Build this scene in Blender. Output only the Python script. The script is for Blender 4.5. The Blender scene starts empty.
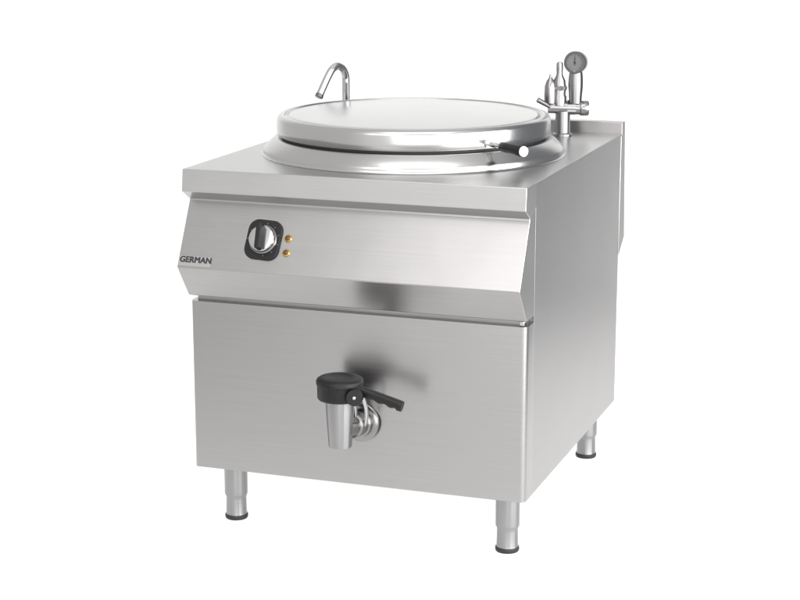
import bpy, bmesh, math, random
from mathutils import Vector, Matrix

random.seed(4)
sc = bpy.context.scene
col = sc.collection
PI = math.pi

# ------------------------------------------------------------------ camera
cam_d = bpy.data.cameras.new('camera')
cam_d.sensor_fit = 'HORIZONTAL'
cam_d.sensor_width = 36.0
cam_d.lens = 82.9496
cam_d.clip_start = 0.05
cam_d.clip_end = 200
cam = bpy.data.objects.new('camera', cam_d)
col.objects.link(cam)
cam.location = (1.82552, -3.72051, 1.48562)
cam.rotation_euler = (1.34650513, 0.000347, 0.33975016)
sc.camera = cam
AZ = 0.33975016                         # the camera's bearing round the appliance
FW = Vector((-math.sin(AZ), math.cos(AZ), 0))      # away from the camera, on the floor
RT = Vector((math.cos(AZ), math.sin(AZ), 0))
MID = Vector((0.4, 0.43, 0))

# ------------------------------------------------------------------ studio light
world = bpy.data.worlds.new('World')
sc.world = world
world.use_nodes = True
bg = world.node_tree.nodes['Background']
# the studio room all round: pale towards the front and left, unlit behind on the right
wn, wl = world.node_tree.nodes, world.node_tree.links
wt = wn.new('ShaderNodeTexCoord')
dark_dir = Vector((math.sin(math.radians(140)), -math.cos(math.radians(140)), 0.0))
wd = wn.new('ShaderNodeVectorMath'); wd.operation = 'DOT_PRODUCT'
wd.inputs[1].default_value = dark_dir
wl.new(wt.outputs['Generated'], wd.inputs[0])
wr = wn.new('ShaderNodeValToRGB')
wr.color_ramp.interpolation = 'EASE'
wr.color_ramp.elements[0].position = 0.20; wr.color_ramp.elements[0].color = (0.90, 0.895, 0.885, 1)
wr.color_ramp.elements[1].position = 0.86; wr.color_ramp.elements[1].color = (0.20, 0.205, 0.215, 1)
wl.new(wd.outputs['Value'], wr.inputs[0])
left_dir = Vector((math.sin(math.radians(-100)), -math.cos(math.radians(-100)), 0.0))
wd2 = wn.new('ShaderNodeVectorMath'); wd2.operation = 'DOT_PRODUCT'
wd2.inputs[1].default_value = left_dir
wl.new(wt.outputs['Generated'], wd2.inputs[0])
wr2 = wn.new('ShaderNodeValToRGB')
wr2.color_ramp.interpolation = 'EASE'
wr2.color_ramp.elements[0].position = 0.02; wr2.color_ramp.elements[0].color = (1.38, 1.38, 1.38, 1)
wr2.color_ramp.elements[1].position = 0.48; wr2.color_ramp.elements[1].color = (0.95, 0.95, 0.95, 1)
wl.new(wd2.outputs['Value'], wr2.inputs[0])
wm = wn.new('ShaderNodeMixRGB'); wm.blend_type = 'MULTIPLY'; wm.inputs[0].default_value = 1
wl.new(wr.outputs[0], wm.inputs[1]); wl.new(wr2.outputs[0], wm.inputs[2])
wl.new(wm.outputs[0], bg.inputs[0])
bg.inputs[1].default_value = 1.0

def softbox(name, loc, target, w, h, radiance, tint=(1, 1, 1), spread=180):
    l = bpy.data.lights.new(name, 'AREA')
    l.shape = 'RECTANGLE'
    l.size, l.size_y = w, h
    l.energy = radiance * PI * w * h
    l.color = tint
    l.spread = math.radians(spread)
    o = bpy.data.objects.new(name, l)
    col.objects.link(o)
    o.location = loc
    o.rotation_euler = (Vector(target) - Vector(loc)).to_track_quat('-Z', 'Y').to_euler()
    return o

def polar(deg, dist, z):                # bearing measured from the appliance's front, clockwise seen from above
    a = math.radians(deg)
    return Vector((0.4 + dist * math.sin(a), 0.41 - dist * math.cos(a), z))

softbox('softbox_behind_camera', polar(22, 6.4, 1.5), polar(22, 0, 1.3), 4.4, 3.0, 2.7)
softbox('softbox_right', polar(72, 2.9, 1.32), (0.4, 0.41, 1.0), 3.1, 2.6, 5.6)
softbox('softbox_overhead', (1.0, -0.9, 3.0), (0.7, -0.1, 0.9), 1.8, 1.6, 2.3)
softbox('softbox_front', polar(-7, 3.9, 3.0), (0.4, 0.2, 0.8), 1.7, 2.2, 2.2)
softbox('underfloor_fill', MID + Vector((0, 0, -0.5)) + FW * 0.95, MID + FW * 0.95 + Vector((0, 0, 0.5)), 2.5, 3.4, 1.0)  # added lamp under the translucent floor, keeps it white and shadowless
softbox('backdrop_fill', MID + FW * 3.7 + Vector((0, 0, 0.95)), MID + FW * 2 + Vector((0, 0, 0.95)), 4.6, 3.2, 0.72)  # added lamp behind the translucent backdrop, keeps it white

sc.view_settings.view_transform = 'Standard'
sc.view_settings.look = 'None'
sc.view_settings.exposure = 0
sc.view_settings.gamma = 1
sc.cycles.max_bounces = 8
sc.cycles.sample_clamp_indirect = 6

# ------------------------------------------------------------------ materials
def new_mat(name):
    m = bpy.data.materials.new(name)
    m.use_nodes = True
    nt = m.node_tree
    return m, nt, nt.nodes['Principled BSDF']

def steel(name, base, rough, scale, tone=0.06, bump=0.02, streak=0.06, aniso=0.0, blur=(0, 0, 1), wave=0.012):
    """Brushed stainless: noise stretched along the grain drives tone, roughness and a fine bump."""
    m, nt, p = new_mat(name)
    N, L = nt.nodes, nt.links
    tc = N.new('ShaderNodeTexCoord')
    mp = N.new('ShaderNodeMapping'); mp.inputs['Scale'].default_value = scale
    L.new(tc.outputs['Object'], mp.inputs[0])
    n1 = N.new('ShaderNodeTexNoise'); n1.inputs['Scale'].default_value = 1.0
    n1.inputs['Detail'].default_value = 5; n1.inputs['Roughness'].default_value = 0.65
    L.new(mp.outputs[0], n1.inputs[0])
    n2 = N.new('ShaderNodeTexNoise'); n2.inputs['Scale'].default_value = 3.2
    n2.inputs['Detail'].default_value = 3
    L.new(tc.outputs['Object'], n2.inputs[0])
    r = N.new('ShaderNodeMapRange')
    r.inputs['To Min'].default_value = 1 - tone; r.inputs['To Max'].default_value = 1 + tone
    L.new(n1.outputs['Fac'], r.inputs['Value'])
    c = N.new('ShaderNodeMixRGB'); c.blend_type = 'MULTIPLY'; c.inputs[0].default_value = 1
    c.inputs[1].default_value = (*base, 1)
    L.new(r.outputs[0], c.inputs[2])
    L.new(c.outputs[0], p.inputs['Base Color'])
    rr = N.new('ShaderNodeMapRange')
    rr.inputs['To Min'].default_value = rough - streak; rr.inputs['To Max'].default_value = rough + streak
    mx = N.new('ShaderNodeMath'); mx.operation = 'ADD'
    h = N.new('ShaderNodeMath'); h.operation = 'MULTIPLY'; h.inputs[1].default_value = 0.5
    h2 = N.new('ShaderNodeMath'); h2.operation = 'MULTIPLY'; h2.inputs[1].default_value = 0.5
    L.new(n1.outputs['Fac'], h.inputs[0]); L.new(n2.outputs['Fac'], h2.inputs[0])
    L.new(h.outputs[0], mx.inputs[0]); L.new(h2.outputs[0], mx.inputs[1])
    L.new(mx.outputs[0], rr.inputs['Value'])
    L.new(rr.outputs[0], p.inputs['Roughness'])
    p.inputs['Metallic'].default_value = 1
    if aniso:                            # the grain spreads reflections across itself
        cv = N.new('ShaderNodeCombineXYZ')
        for i in range(3): cv.inputs[i].default_value = blur[i]
        L.new(cv.outputs[0], p.inputs['Tangent'])
        p.inputs['Anisotropic'].default_value = aniso
    if bump:
        n3 = N.new('ShaderNodeTexNoise'); n3.inputs['Scale'].default_value = 5.5     # sheet is never quite flat
        n3.inputs['Detail'].default_value = 1.5
        L.new(tc.outputs['Object'], n3.inputs[0])
        bw = N.new('ShaderNodeBump'); bw.inputs['Strength'].default_value = 0.12
        bw.inputs['Distance'].default_value = wave
        L.new(n3.outputs['Fac'], bw.inputs['Height'])
        b = N.new('ShaderNodeBump'); b.inputs['Strength'].default_value = bump
        b.inputs['Distance'].default_value = 0.002
        L.new(bw.outputs[0], b.inputs['Normal'])
        L.new(n1.outputs['Fac'], b.inputs['Height'])
        L.new(b.outputs[0], p.inputs['Normal'])
    return m

def plain(name, base, rough, metal=0.0, var=0.12, spec=0.5):
    m, nt, p = new_mat(name)
    N, L = nt.nodes, nt.links
    tc = N.new('ShaderNodeTexCoord')
    n = N.new('ShaderNodeTexNoise'); n.inputs['Scale'].default_value = 60; n.inputs['Detail'].default_value = 4
    L.new(tc.outputs['Object'], n.inputs[0])
    r = N.new('ShaderNodeMapRange')
    r.inputs['To Min'].default_value = rough * (1 - var); r.inputs['To Max'].default_value = rough * (1 + var)
    L.new(n.outputs['Fac'], r.inputs['Value']); L.new(r.outputs[0], p.inputs['Roughness'])
    p.inputs['Base Color'].default_value = (*base, 1)
    p.inputs['Metallic'].default_value = metal
    p.inputs['Specular IOR Level'].default_value = spec
    return m

STEEL = (0.38, 0.371, 0.369)
M = dict(
    steel_h=steel('brushed_steel', STEEL, 0.30, (3, 160, 420), tone=0.10, bump=0.035, aniso=0.48, wave=0.009),
    steel_side=steel('brushed_side_steel', STEEL, 0.34, (160, 3, 420), tone=0.10, bump=0.035, aniso=0.45, wave=0.004),
    steel_top=steel('brushed_worktop_steel', (0.46, 0.458, 0.455), 0.30, (3, 240, 240), aniso=0.5, blur=(0, 0.7, 0.7)),
    steel_pan=steel('spun_steel', (0.45, 0.448, 0.445), 0.24, (6, 6, 380), tone=0.03, bump=0.008),
    steel_lid=steel('spun_lid_steel', (0.455, 0.452, 0.448), 0.22, (7, 7, 300), tone=0.03, bump=0.006),
    leg=steel('turned_steel', (0.31, 0.31, 0.315), 0.28, (8, 8, 500), tone=0.03, bump=0.006, streak=0.02, aniso=0.95),
    chrome=plain('chrome', (0.50, 0.50, 0.505), 0.09, 1),
    satin=plain('satin_metal', (0.27, 0.265, 0.265), 0.22, 1),
    dark_metal=plain('dark_metal', (0.14, 0.14, 0.145), 0.32, 1),
    black=plain('black_plastic', (0.008, 0.008, 0.009), 0.40, spec=0.28),
    rubber=plain('black_rubber', (0.014, 0.014, 0.015), 0.6),
    white=plain('white_plastic', (0.82, 0.82, 0.83), 0.35),
    gauge=plain('gauge_face', (0.13, 0.125, 0.125), 0.4),
    ink=plain('printed_ink', (0.015, 0.015, 0.02), 0.5),
    brass=plain('brass_ring', (0.62, 0.40, 0.13), 0.25, 1),
    amber=plain('amber_lens', (0.07, 0.035, 0.008), 0.12),
    dark=plain('dark_interior', (0.05, 0.05, 0.05), 0.6),
)
def acrylic():  # translucent so that the added lamps whiten it from the far side
    m, nt, p = new_mat('white_acrylic')
    N, L = nt.nodes, nt.links
    out = N['Material Output']
    tr = N.new('ShaderNodeBsdfTranslucent'); tr.inputs[0].default_value = (0.9, 0.9, 0.9, 1)
    df = N.new('ShaderNodeBsdfDiffuse'); df.inputs[0].default_value = (0.85, 0.85, 0.85, 1)
    mx = N.new('ShaderNodeMixShader'); mx.inputs[0].default_value = 0.5
    L.new(tr.outputs[0], mx.inputs[1]); L.new(df.outputs[0], mx.inputs[2])
    L.new(mx.outputs[0], out.inputs[0])
    return m
M['acrylic'] = acrylic()

# ------------------------------------------------------------------ mesh helpers
def obj(name, bm, mat, parent=None, smooth=40, bevel=0, seg=2, mats=None):
    me = bpy.data.meshes.new(name)
    bmesh.ops.remove_doubles(bm, verts=bm.verts, dist=1e-6)
    bmesh.ops.recalc_face_normals(bm, faces=bm.faces)
    bm.to_mesh(me); bm.free()
    for mm in (mats or [mat]):
        me.materials.append(M[mm])
    o = bpy.data.objects.new(name, me)
    col.objects.link(o)
    o.parent = parent
    if bevel:
        b = o.modifiers.new('bevel', 'BEVEL'); b.width = bevel; b.segments = seg
        b.limit_method = 'ANGLE'; b.angle_limit = math.radians(25)
    if smooth:
        for f in me.polygons: f.use_smooth = True
        if bevel:
            w = o.modifiers.new('normals', 'WEIGHTED_NORMAL'); w.keep_sharp = True
        me.set_sharp_from_angle(angle=math.radians(smooth))
    return o

def box(bm, x0, x1, y0, y1, z0, z1):
    v = [bm.verts.new(p) for p in ((x0,y0,z0),(x1,y0,z0),(x1,y1,z0),(x0,y1,z0),(x0,y0,z1),(x1,y0,z1),(x1,y1,z1),(x0,y1,z1))]
    for f in ((0,3,2,1),(4,5,6,7),(0,1,5,4),(1,2,6,5),(2,3,7,6),(3,0,4,7)):
        bm.faces.new([v[i] for i in f])

def prism_x(bm, prof, x0, x1):          # (y, z) outline pulled along x
    a = [bm.verts.new((x0, y, z)) for y, z in prof]
    b = [bm.verts.new((x1, y, z)) for y, z in prof]
    n = len(prof)
    bm.faces.new(a[::-1]); bm.faces.new(b)
    for i in range(n):
        bm.faces.new((a[i], a[(i+1) % n], b[(i+1) % n], b[i]))

def lathe(bm, prof, n=64, mtx=None):    # (r, z) outline turned about z
    rings = []
    for r, z in prof:
        if r < 1e-6:
            rings.append([bm.verts.new((0, 0, z))])
        else:
            rings.append([bm.verts.new((r*math.cos(2*PI*i/n), r*math.sin(2*PI*i/n), z)) for i in range(n)])
    for a, b in zip(rings, rings[1:]):
        for i in range(n):
            j = (i+1) % n
            if len(a) == 1 and len(b) == 1: continue
            if len(a) == 1: bm.faces.new((a[0], b[j], b[i]))
            elif len(b) == 1: bm.faces.new((a[i], a[j], b[0]))
            else: bm.faces.new((a[i], a[j], b[j], b[i]))
    if mtx:
        vs = [v for ring in rings for v in ring]
        bmesh.ops.transform(bm, matrix=mtx, verts=vs)

def tube(bm, pts, rad, n=20, caps=True):
    pts = [Vector(p) for p in pts]
    rs = rad if isinstance(rad, (list, tuple)) else [rad]*len(pts)
    t0 = (pts[1]-pts[0]).normalized()
    up = Vector((0,0,1)) if abs(t0.z) < 0.9 else Vector((1,0,0))
    u = t0.cross(up).normalized(); rings = []
    for i, p in enumerate(pts):
        t = (pts[min(i+1, len(pts)-1)] - pts[max(i-1, 0)]).normalized()
        u = (u - t*u.dot(t)).normalized(); w = t.cross(u)
        rings.append([bm.verts.new(p + (u*math.cos(2*PI*k/n) + w*math.sin(2*PI*k/n))*rs[i]) for k in range(n)])
    for a, b in zip(rings, rings[1:]):
        for k in range(n):
            bm.faces.new((a[k], a[(k+1) % n], b[(k+1) % n], b[k]))
    if caps:
        bm.faces.new(rings[0][::-1]); bm.faces.new(rings[-1])

def spline(P, per=8):                   # Catmull-Rom through the points
    P = [Vector(p) for p in P]; out = []
    for i in range(len(P)-1):
        a, b, c, d = P[max(i-1,0)], P[i], P[i+1], P[min(i+2, len(P)-1)]
        for k in range(per):
            t = k/per
            out.append(0.5*((2*b)+(c-a)*t+(2*a-5*b+4*c-d)*t*t+(3*b-a-3*c+d)*t**3))
    out.append(P[-1]); return out

def align(loc, zdir, xdir=None):        # matrix whose z axis is zdir
    z = Vector(zdir).normalized()
    x = Vector(xdir) if xdir else (Vector((0,0,1)) if abs(z.z) < 0.9 else Vector((1,0,0)))
    x = (x - z*x.dot(z)).normalized(); y = z.cross(x)
    m = Matrix((x, y, z)).transposed().to_4x4(); m.translation = Vector(loc)
    return m

def rrect(w, h, r, n=6):
    out = []
    for cx, cy, a0 in ((w/2-r, h/2-r, 0), (-w/2+r, h/2-r, 90), (-w/2+r, -h/2+r, 180), (w/2-r, -h/2+r, 270)):
        for k in range(n+1):
            a = math.radians(a0 + 90*k/n)
            out.append((cx + r*math.cos(a), cy + r*math.sin(a)))
    return out

def plate(bm, outline, z0, z1, mtx):
    a = [bm.verts.new(mtx @ Vector((x, y, z0))) for x, y in outline]
    b = [bm.verts.new(mtx @ Vector((x, y, z1))) for x, y in outline]
    n = len(a)
    bm.faces.new(a[::-1]); bm.faces.new(b)
    for i in range(n): bm.faces.new((a[i], a[(i+1) % n], b[(i+1) % n], b[i]))

# ------------------------------------------------------------------ setting: white floor and sweep, lit through by added lamps
def sheet(bm, prof, HW):
    rows = []
    for f, z in prof:
        c = MID + FW*f
        wl_ = HW if f < -0.5 else 2.7     # the sheet is wider on its left from the appliance back
        rows.append([bm.verts.new(c + RT*d + Vector((0, 0, z))) for d in (-wl_, HW)])
    for a, b in zip(rows, rows[1:]):
        bm.faces.new((a[0], a[1], b[1], b[0]))
bm = bmesh.new(); sheet(bm, [(-1.1, 0), (0.2, 0), (2.0, 0)], 1.6)
o = obj('floor', bm, 'acrylic'); o['kind'] = 'structure'
bm = bmesh.new()
sheet(bm, [(2.0 + 0.9*math.sin(math.radians(a)), 0.9 - 0.9*math.cos(math.radians(a))) for a in range(0, 91, 6)] + [(2.9, 3.2)], 2.25)
o = obj('backdrop', bm, 'acrylic'); o['kind'] = 'structure'

# ------------------------------------------------------------------ the boiling pan
W, H, D = 0.8, 0.853, 0.875
ROOT = bpy.data.objects.new('boiling_pan', None)
col.objects.link(ROOT)
ROOT['label'] = 'large stainless steel catering boiling pan with round lid, black drain tap and four chrome legs'
ROOT['category'] = 'boiling pan'

# cabinet core, set in a little behind every outer sheet
bm = bmesh.new(); box(bm, 0.012, W-0.012, 0.058, D-0.008, 0.153, H-0.006)
obj('cabinet', bm, 'steel_side', ROOT)

# side sheets
for x0, x1 in ((0.0, 0.011), (W-0.011, W)):
    bm = bmesh.new(); box(bm, x0, x1, 0.0568, D-0.004, 0.149, H-0.0032)
    obj('side_panel', bm, 'steel_side', ROOT, bevel=0.0005)

# lower front panel, its vertical edges rolled round into the sides
bm = bmesh.new()
pts = []
pts = [(0.0, 0.0562)] + [(0.011*(1-math.cos(a)), 0.016*(1-math.sin(a))) for a in [PI/2*k/6 for k in range(7)]]
left = [(x, y) for x, y in pts]                         # from the side edge forward to the face
right = [(W-x, y) for x, y in reversed(pts)]
ring = left + right
Z0, Z1 = 0.149, 0.546
a = [bm.verts.new((x, y, Z0)) for x, y in ring]; b = [bm.verts.new((x, y, Z1)) for x, y in ring]
for i in range(len(ring)):
    j = (i+1) % len(ring)
    bm.faces.new((a[i], a[j], b[j], b[i]))
bm.faces.new(a[::-1]); bm.faces.new(b)
obj('front_panel', bm, 'steel_h', ROOT, smooth=35)

# control panel: leans out towards its lower edge, then turns back under
TOP, BUL, BOT = Vector((0, 0.012, 0.779)), Vector((0, -0.062, 0.636)), Vector((0, -0.006, 0.560))
bm = bmesh.new()
prism_x(bm, [(0.056, 0.7985), (0.012, 0.7985), (TOP.y, TOP.z), (BUL.y, BUL.z), (BOT.y, BOT.z), (0.056, 0.560)], 0, W)
obj('control_panel', bm, 'steel_h', ROOT, bevel=0.0022, seg=3)
# dark recess strip that shows in the gap over the front panel
bm = bmesh.new(); box(bm, 0.011, W-0.011, 0.020, 0.0565, 0.5462, 0.5597)
obj('gap_strip', bm, 'steel_h', ROOT)

bm = bmesh.new(); box(bm, W-0.020, W-0.008, 0.006, 0.0195, 0.5462, 0.5580)
obj('panel_catch', bm, 'chrome', ROOT, bevel=0.002)

# worktop with its deep front edge folded back under
bm = bmesh.new()
prism_x(bm, [(-0.020, H), (D, H), (D, H-0.003), (0.0565, H-0.003), (0.0565, 0.7995), (0.014, 0.7812), (0.011, 0.7812), (-0.026, 0.8030)], -0.0008, W+0.0008)
obj('worktop', bm, 'steel_top', ROOT, bevel=0.0020, seg=3)

# upstand along the back, continuing down as the rear duct
bm = bmesh.new()
prism_x(bm, [(D+0.0005, 0.882), (0.907, 0.882), (0.930, 0.578), (0.873, 0.540), (0.870, 0.540), (0.870, H-0.004), (D+0.0005, H-0.004)], 0.0, W+0.0015)
obj('upstand', bm, 'steel_side', ROOT, bevel=0.0015)

# ------------------------------------------------------------------ pan collar and lid
PX, PY = 0.40, 0.41
pan = Vector((PX, PY, 0))
bm = bmesh.new()
lathe(bm, [(0.3625, H+0.0004), (0.3600, H+0.0012), (0.3582, H+0.0035), (0.3575, H+0.008), (0.3572, H+0.012), (0.3548, H+0.0160), (0.331, 0.8905), (0.3275, 0.8925), (0.316, 0.8925), (0.316, 0.86)], 160)
c = obj('pan_collar', bm, 'steel_pan', ROOT); c.location = pan
bm = bmesh.new()
lathe(bm, [(0.3150, 0.890), (0.3150, 0.8995)], 128)
c = obj('lid_gasket', bm, 'rubber', ROOT); c.location = pan
bm = bmesh.new()
prof = [(0.313, 0.8985), (0.3235, 0.8985), (0.3250, 0.9000), (0.3258, 0.915), (0.3250, 0.932)]
for k in range(1, 9):
    t = PI/2*k/8
    prof.append((0.3105 + 0.0145*math.cos(t), 0.932 + 0.0135*math.sin(t)))
prof += [(0.3080, 0.9450), (0.3065, 0.9432), (0.3055, 0.9408), (0.3040, 0.9396), (0.3010, 0.9396), (0.2985, 0.9408), (0.2965, 0.9428), (0.2950, 0.9438), (0.2930, 0.9442)]
for k in range(1, 17):
    t = k/16
    prof.append((0.293*(1-t), 0.9442 + 0.0085*(1-(1-t)**2)))
lathe(bm, prof, 200)
LID = obj('lid', bm, 'steel_lid', ROOT, smooth=50); LID.location = pan

def lid_part(name, bm, mat, **k):        # geometry given in world coordinates
    o = obj(name, bm, mat, LID, **k); o.location = -pan
    return o
# handle: steel bracket, black grip, pale end cap
az = math.radians(51)
rad = Vector((math.sin(az), -math.cos(az), 0)); tan = Vector((rad.y*-1, rad.x, 0))
base = pan + rad*0.3255 + Vector((0, 0, 0.909))
hd = (rad*0.95 + Vector((1, 0, 0))*0.25 + Vector((0, 0, -0.05))).normalized()
H0 = base + hd*0.034
bm = bmesh.new()
tube(bm, [base - rad*0.004, base + hd*0.016, H0 + hd*0.014], [0.0065, 0.006, 0.006], 16)
m = align(base - rad*0.001, rad, (0, 0, 1))
plate(bm, rrect(0.014, 0.032, 0.005), 0, 0.003, m)
HB = lid_part('lid_handle', bm, 'chrome')
def grip_part(name, bm, mat, **k):
    return obj(name, bm, mat, HB, **k)
mg = align(H0, hd)
bm = bmesh.new()
lathe(bm, [(0, 0), (0.0085, 0), (0.0105, 0.003), (0.0112, 0.02), (0.0122, 0.052), (0.0128, 0.067), (0.0122, 0.070), (0, 0.070)], 32, mg)
grip_part('grip', bm, 'black')
bm = bmesh.new()
lathe(bm, [(0, 0.0705), (0.0115, 0.0705), (0.0120, 0.073), (0.0108, 0.0765), (0.006, 0.0780), (0, 0.0782)], 32, mg)
grip_part('end_cap', bm, 'white')

# ------------------------------------------------------------------ legs
def leg_proto():
    bm = bmesh.new()
    lathe(bm, [(0.0, 0.1525), (0.0275, 0.1525), (0.0275, 0.064), (0.0268, 0.060), (0.0245, 0.056), (0.0240, 0.050), (0.0246, 0.016), (0.0252, 0.0115), (0, 0.0115)], 48)
    l = obj('leg', bm, 'leg', ROOT)
    bm = bmesh.new()
    lathe(bm, [(0, 0.0115), (0.0258, 0.0115), (0.0272, 0.0095), (0.0272, 0.003), (0.0255, 0.0002), (0, 0.0002)], 48)
    obj('foot', bm, 'rubber', l)
    return l
leg0 = leg_proto()
leg0.location = (0.064, 0.091, 0)
for x, y in ((W-0.064, 0.091), (W-0.064, 0.834), (0.064, 0.834)):
    l = leg0.copy(); col.objects.link(l); l.location = (x, y, 0)
    for ch in list(leg0.children):
        c = ch.copy(); col.objects.link(c); c.parent = l

# ------------------------------------------------------------------ controls on the leaning panel
N = Vector((0, -(TOP.z-BUL.z), TOP.y-BUL.y)).normalized()     # outward normal of the leaning face
UP = (TOP-BUL).normalized()
def on_panel(x, z, off=0.0):
    t = (z-BUL.z)/(TOP.z-BUL.z)
    return BUL + (TOP-BUL)*t + Vector((x, 0, 0)) + N*off
def panel_m(x, z, off=0.0, turn=0):
    p = on_panel(x, z, off)
    m = Matrix((Vector((1,0,0)), UP, N)).transposed().to_4x4(); m.translation = p
    return m @ Matrix.Rotation(turn, 4, 'Z')

KX, KZ = 0.199, 0.704
bm = bmesh.new(); plate(bm, rrect(0.082, 0.092, 0.024), 0.0003, 0.006, panel_m(KX, KZ, 0, math.radians(-3)))
KN = obj('control_knob', bm, 'black', ROOT, bevel=0.0022, seg=3)
bm = bmesh.new()
lathe(bm, [(0.0345, 0.006), (0.0345, 0.008), (0.0325, 0.0105), (0.031, 0.0105), (0.031, 0.006)], 64, panel_m(KX, KZ))
obj('bezel_ring', bm, 'satin', KN)
bm = bmesh.new()
lathe(bm, [(0.0305, 0.0062), (0.0305, 0.017), (0.0285, 0.0195), (0.020, 0.0205), (0, 0.0208)], 64, panel_m(KX, KZ))
obj('dial', bm, 'chrome', KN)
bm = bmesh.new()
mk = panel_m(KX, KZ, 0, math.radians(4))
plate(bm, rrect(0.0125, 0.060, 0.005), 0.0185, 0.040, mk)
obj('grip', bm, 'black', KN, bevel=0.0025, seg=3)
bm = bmesh.new()                                             # printed scale ticks round the dial
for k in range(9):
    a = math.radians(-50 - 260*k/8 + 140 + 90)
    mt = panel_m(KX, KZ) @ Matrix.Rotation(a, 4, 'Z') @ Matrix.Translation((0.0375, 0, 0))
    plate(bm, rrect(0.0035, 0.0012, 0.0004, 2), 0.0061, 0.0064, mt)
obj('scale_mark', bm, 'satin', KN)

for lx, lz in ((0.2565, 0.7105), (0.2575, 0.6810)):
    mt = panel_m(lx, lz)
    bm = bmesh.new()
    lathe(bm, [(0.0065, 0.0045), (0.0075, 0.0045), (0.0088, 0.0030), (0.0092, 0.0003)], 32, mt)
    il = obj('indicator_lamp', bm, 'brass', ROOT)
    bm = bmesh.new()
    lathe(bm, [(0.0066, 0.0030), (0.0062, 0.0052), (0.0040, 0.0072), (0, 0.0080)], 32, mt)
    obj('lens', bm, 'amber', il)

# maker's plate in the lower left corner
bm = bmesh.new()
plate(bm, rrect(0.080, 0.024, 0.0012), 0.0002, 0.0010, panel_m(0.0425, 0.6500))
NP = obj('nameplate', bm, 'steel_top', ROOT)
cu = bpy.data.curves.new('lettering', 'FONT')
cu.body = 'GERMAN'; cu.size = 0.0190; cu.align_x = 'CENTER'; cu.align_y = 'CENTER'; cu.extrude = 0.0002; cu.offset = 0.0
cu.space_character = 1.02
tmp = bpy.data.objects.new('lettering', cu); col.objects.link(tmp)
me = bpy.data.meshes.new_from_object(tmp.evaluated_get(bpy.context.evaluated_depsgraph_get()))
bpy.data.objects.remove(tmp)
bm = bmesh.new(); bm.from_mesh(me)       # a bolder stroke: the letters again, a hair to the side
g0 = bm.verts[:] + bm.edges[:] + bm.faces[:]
for sx, sy in ((0.0006, 0.0), (0.0012, 0.0), (0.0017, 0.0003), (0.0003, 0.0008), (0.0010, 0.0010), (0.0016, 0.0011)):
    dup = bmesh.ops.duplicate(bm, geom=g0)
    bmesh.ops.translate(bm, vec=(sx, sy, 0.00007 + sy*0.1), verts=[v for v in dup['geom'] if isinstance(v, bmesh.types.BMVert)])
bm.to_mesh(me); bm.free()
me.name = 'lettering'; me.materials.clear(); me.materials.append(M['ink'])
t = bpy.data.objects.new('lettering', me); col.objects.link(t)
t.parent = NP; t.matrix_local = panel_m(0.0425, 0.6525, 0.0013)

# ------------------------------------------------------------------ drain valve
VX, VY = 0.406, -0.100
bm = bmesh.new()
lathe(bm, [(0.0305, 0.384), (0.0318, 0.383), (0.0318, 0.374), (0.0308, 0.345), (0.0262, 0.272), (0.0255, 0.2685), (0.0238, 0.2685), (0.0285, 0.345), (0.0285, 0.380)], 64, Matrix.Translation((VX, VY, 0)))
DV = obj('drain_valve', bm, 'leg', ROOT)
bm = bmesh.new()
lathe(bm, [(0, 0.3775), (0.047, 0.3775), (0.0495, 0.3800), (0.0500, 0.3835), (0.0505, 0.4100), (0.0523, 0.4120), (0.0525, 0.4185), (0.0505, 0.4230), (0.0460, 0.4258), (0.0300, 0.4275), (0.0285, 0.4266), (0, 0.4270)], 72, Matrix.Translation((VX, VY, 0)))
obj('cap', bm, 'black', DV)
# lever: hub, tapering arm with finger bumps below, blunt end
hub = Vector((VX+0.047, VY-0.030, 0.394))
bm = bmesh.new()
lathe(bm, [(0, -0.012), (0.017, -0.012), (0.0185, -0.009), (0.0185, 0.014), (0.017, 0.016), (0, 0.016)], 36, align(hub, (0.25, -1, 0.1)))
ends = [Vector((VX+0.040, VY-0.012, 0.408)), Vector((VX+0.151, VY-0.014, 0.3795))]
d = (ends[1]-ends[0]); n = 44; ax = d.normalized()
side = Vector((0, 1, 0)); vert = ax.cross(side) * -1
if vert.z < 0: vert = -vert
rows = []
for i in range(n+1):
    t = i/n
    c0 = ends[0] + d*t
    hw = 0.0095 + 0.0015*t
    hu = 0.0100 - 0.0005*t
    hl = 0.0120 + 0.0018*math.sin(t*2*PI*4.2)*(1 if 0.22 < t < 0.9 else 0.2) + (0.0022 if t > 0.9 else 0)
    if t > 0.965: hw *= 0.94; hu *= 0.94; hl *= 0.95
    ring = []
    for k in range(20):
        a = 2*PI*k/20
        ca, sa = math.cos(a), math.sin(a)
        e = lambda v: math.copysign(abs(v)**0.75, v)
        ring.append(bm.verts.new(c0 + side*(e(ca)*hw) + vert*(e(sa)*(hu if sa > 0 else hl))))
    rows.append(ring)
for a, b in zip(rows, rows[1:]):
    for k in range(20): bm.faces.new((a[k], a[(k+1) % 20], b[(k+1) % 20], b[k]))
bm.faces.new(rows[0][::-1]); bm.faces.new(rows[-1])
LV = obj('lever', bm, 'black', DV, smooth=50)
bm = bmesh.new()
lathe(bm, [(0.0045, 0.0155), (0.0045, 0.0170), (0.0035, 0.0185), (0, 0.0190)], 24, align(hub, (0.25, -1, 0.1)))
obj('screw', bm, 'chrome', LV)
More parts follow.
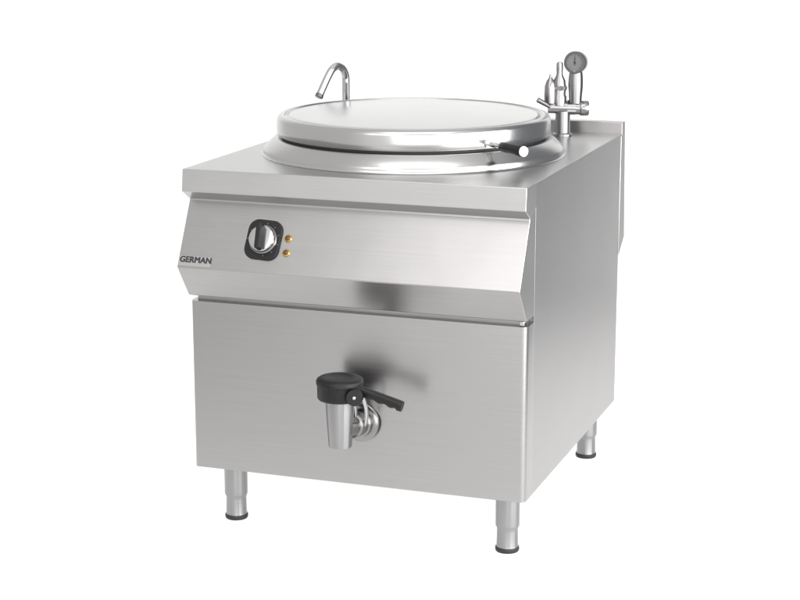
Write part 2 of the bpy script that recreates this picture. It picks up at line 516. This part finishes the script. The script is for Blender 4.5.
# pipe from the front panel with flange, nut and the curved stay under the lever
bm = bmesh.new()
lathe(bm, [(0.0, 0.0), (0.044, 0.0), (0.044, 0.006), (0.041, 0.009), (0.032, 0.010), (0.032, 0.020), (0.0285, 0.022), (0.0285, 0.048), (0.0235, 0.050), (0.0235, 0.084), (0, 0.084)], 56,
      align((VX+0.014, -0.0004, 0.298), (-0.14, -1, 0.1)))
obj('flange', bm, 'satin', DV)
bm = bmesh.new()
for dx, r in ((0.020, 0.0045), (0.046, 0.005)):
    tube(bm, spline([(VX+dx-0.010, VY+0.048, 0.300), (VX+dx+0.001, VY+0.036, 0.322), (VX+dx+0.008, VY+0.018, 0.355), (VX+dx+0.004, VY+0.002, 0.392)], 8), r, 14)
obj('stay', bm, 'chrome', DV)

DV.location = (-0.007, 0.018, -0.0055)
for ch in DV.children:
    if ch.name.startswith('flange'): ch.location = (0.007, -0.018, 0.0055)

# ------------------------------------------------------------------ swan neck water spout, back left of the worktop
S = Vector((0.077, 0.80, 0)); tip = Vector((0.040, 0.70, 0)); dd = tip - S
pts = [S + Vector((0, 0, z)) for z in (H-0.002, 0.90, 0.94, 0.965)]
for t, z in ((0.015, 0.985), (0.13, 1.004), (0.33, 1.0115), (0.52, 1.003), (0.68, 0.984), (0.84, 0.961), (1.0, 0.937)):
    pts.append(S + dd*t + Vector((0, 0, z)))
bm = bmesh.new(); tube(bm, spline(pts, 7), 0.0103, 24)
SP = obj('water_spout', bm, 'chrome', ROOT)
bm = bmesh.new()
lathe(bm, [(0, 0.0), (0.024, 0.0), (0.024, 0.004), (0.017, 0.010), (0.015, 0.028), (0.0105, 0.032), (0, 0.032)], 36, Matrix.Translation((S.x, S.y, H+0.0004)))
obj('base_collar', bm, 'chrome', SP)
bm = bmesh.new()
e = Vector(pts[-1]) ; ed = (Vector(pts[-1]) - Vector(pts[-2])).normalized()
lathe(bm, [(0, 0.0006), (0.0095, 0.0006), (0.0109, 0.0), (0.0109, -0.006), (0.0104, -0.008)], 24, align(e, ed))
obj('spout_mouth', bm, 'dark_metal', SP)

# ------------------------------------------------------------------ safety valve group with pressure gauge, back right
GX, GY = 0.664, 0.800
def at_g(dx, dz, dy=0):                  # offsets run square to the view bearing so that the cluster lines up along the upstand
    return Vector((GX, GY, 0)) + RT*dx + FW*dy + Vector((0, 0, dz))
T = Matrix.Translation
bm = bmesh.new()
lathe(bm, [(0, H+0.0004), (0.026, H+0.0004), (0.026, H+0.005), (0.0195, H+0.008), (0.0185, 0.915), (0, 0.915)], 40, T(at_g(0, 0)))
SG = obj('safety_valve', bm, 'leg', ROOT)
bm = bmesh.new()
tube(bm, [at_g(-0.038, 0.926), at_g(0.046, 0.922)], 0.0165, 28)
lathe(bm, [(0, 0.0), (0.0185, 0.0), (0.0185, 0.022), (0, 0.022)], 6, align(at_g(0.010, 0.924), RT))
lathe(bm, [(0, 0.0), (0.0170, 0.0), (0.0190, 0.003), (0.0190, 0.020), (0.0170, 0.023), (0, 0.023)], 28, align(at_g(0.042, 0.9222), RT))
obj('manifold', bm, 'satin', SG)
bm = bmesh.new()                          # tall central relief valve
lathe(bm, [(0, 0.930), (0.0190, 0.930), (0.0190, 0.952), (0.0165, 0.956), (0.0172, 0.975), (0.0155, 0.992), (0.0095, 1.004), (0.0078, 1.010), (0.0085, 1.020), (0.0085, 1.034), (0.0065, 1.038), (0, 1.039)], 36, T(at_g(-0.010, 0)))
rv = obj('relief_valve', bm, 'leg', SG)
bm = bmesh.new(); lathe(bm, [(0.0180, 0.968), (0.0202, 0.970), (0.0202, 0.978), (0.0170, 0.980)], 6, T(at_g(-0.010, 0)))
obj('locknut', bm, 'satin', rv)
bm = bmesh.new()                          # shorter vent valve on the left
lathe(bm, [(0, 0.930), (0.0150, 0.930), (0.0155, 0.950), (0.0145, 0.972), (0.0105, 0.985), (0.0045, 0.993), (0.0030, 1.001), (0, 1.003)], 32, T(at_g(-0.033, 0, -0.004) + Vector((0, 0, 0.006))))
obj('vent_valve', bm, 'satin', SG)
bm = bmesh.new()                          # dark shut-off lever
tube(bm, [at_g(-0.034, 0.927, -0.015), at_g(-0.048, 0.936, -0.02), at_g(-0.066, 0.946, -0.024)], [0.0045, 0.006, 0.0065], 16)
obj('shut_off_lever', bm, 'dark_metal', SG)
bm = bmesh.new()                          # bulging siphon column that carries the gauge
lathe(bm, [(0, 0.935), (0.0155, 0.935), (0.0168, 0.950), (0.0190, 0.980), (0.0185, 1.000), (0.0160, 1.020), (0.0150, 1.030), (0, 1.030)], 36, T(at_g(0.031, 0)))
obj('siphon', bm, 'leg', SG)
gd = (-FW*1.0 - RT*0.35 + Vector((0, 0, 0.05))).normalized()
gm = align(at_g(0.036, 1.037, 0.012), gd)
bm = bmesh.new()
lathe(bm, [(0, -0.008), (0.020, -0.008), (0.0255, -0.003), (0.0272, 0.004), (0.0272, 0.022), (0.0282, 0.024), (0.0282, 0.030), (0.0265, 0.0325), (0.0232, 0.0325), (0.0225, 0.028)], 48, gm)
gg = obj('pressure_gauge', bm, 'dark_metal', SG)
bm = bmesh.new(); lathe(bm, [(0, 0.0282), (0.0228, 0.0282)], 48, gm)
obj('dial', bm, 'gauge', gg)
bm = bmesh.new()
plate(bm, rrect(0.0220, 0.0016, 0.0006, 2), 0.0290, 0.0296, gm @ T((0.004, 0, 0)))
lathe(bm, [(0.0026, 0.0284), (0.0026, 0.0302), (0, 0.0304)], 20, gm)
obj('needle', bm, 'ink', gg)
bm = bmesh.new()                          # printed scale round the dial
for k in range(11):
    a = math.radians(-135 + 27*k)
    plate(bm, rrect(0.0035, 0.0009, 0.0003, 2), 0.0284, 0.0288, gm @ Matrix.Rotation(a, 4, 'Z') @ T((0.0185, 0, 0)))
obj('scale_mark', bm, 'ink', gg)
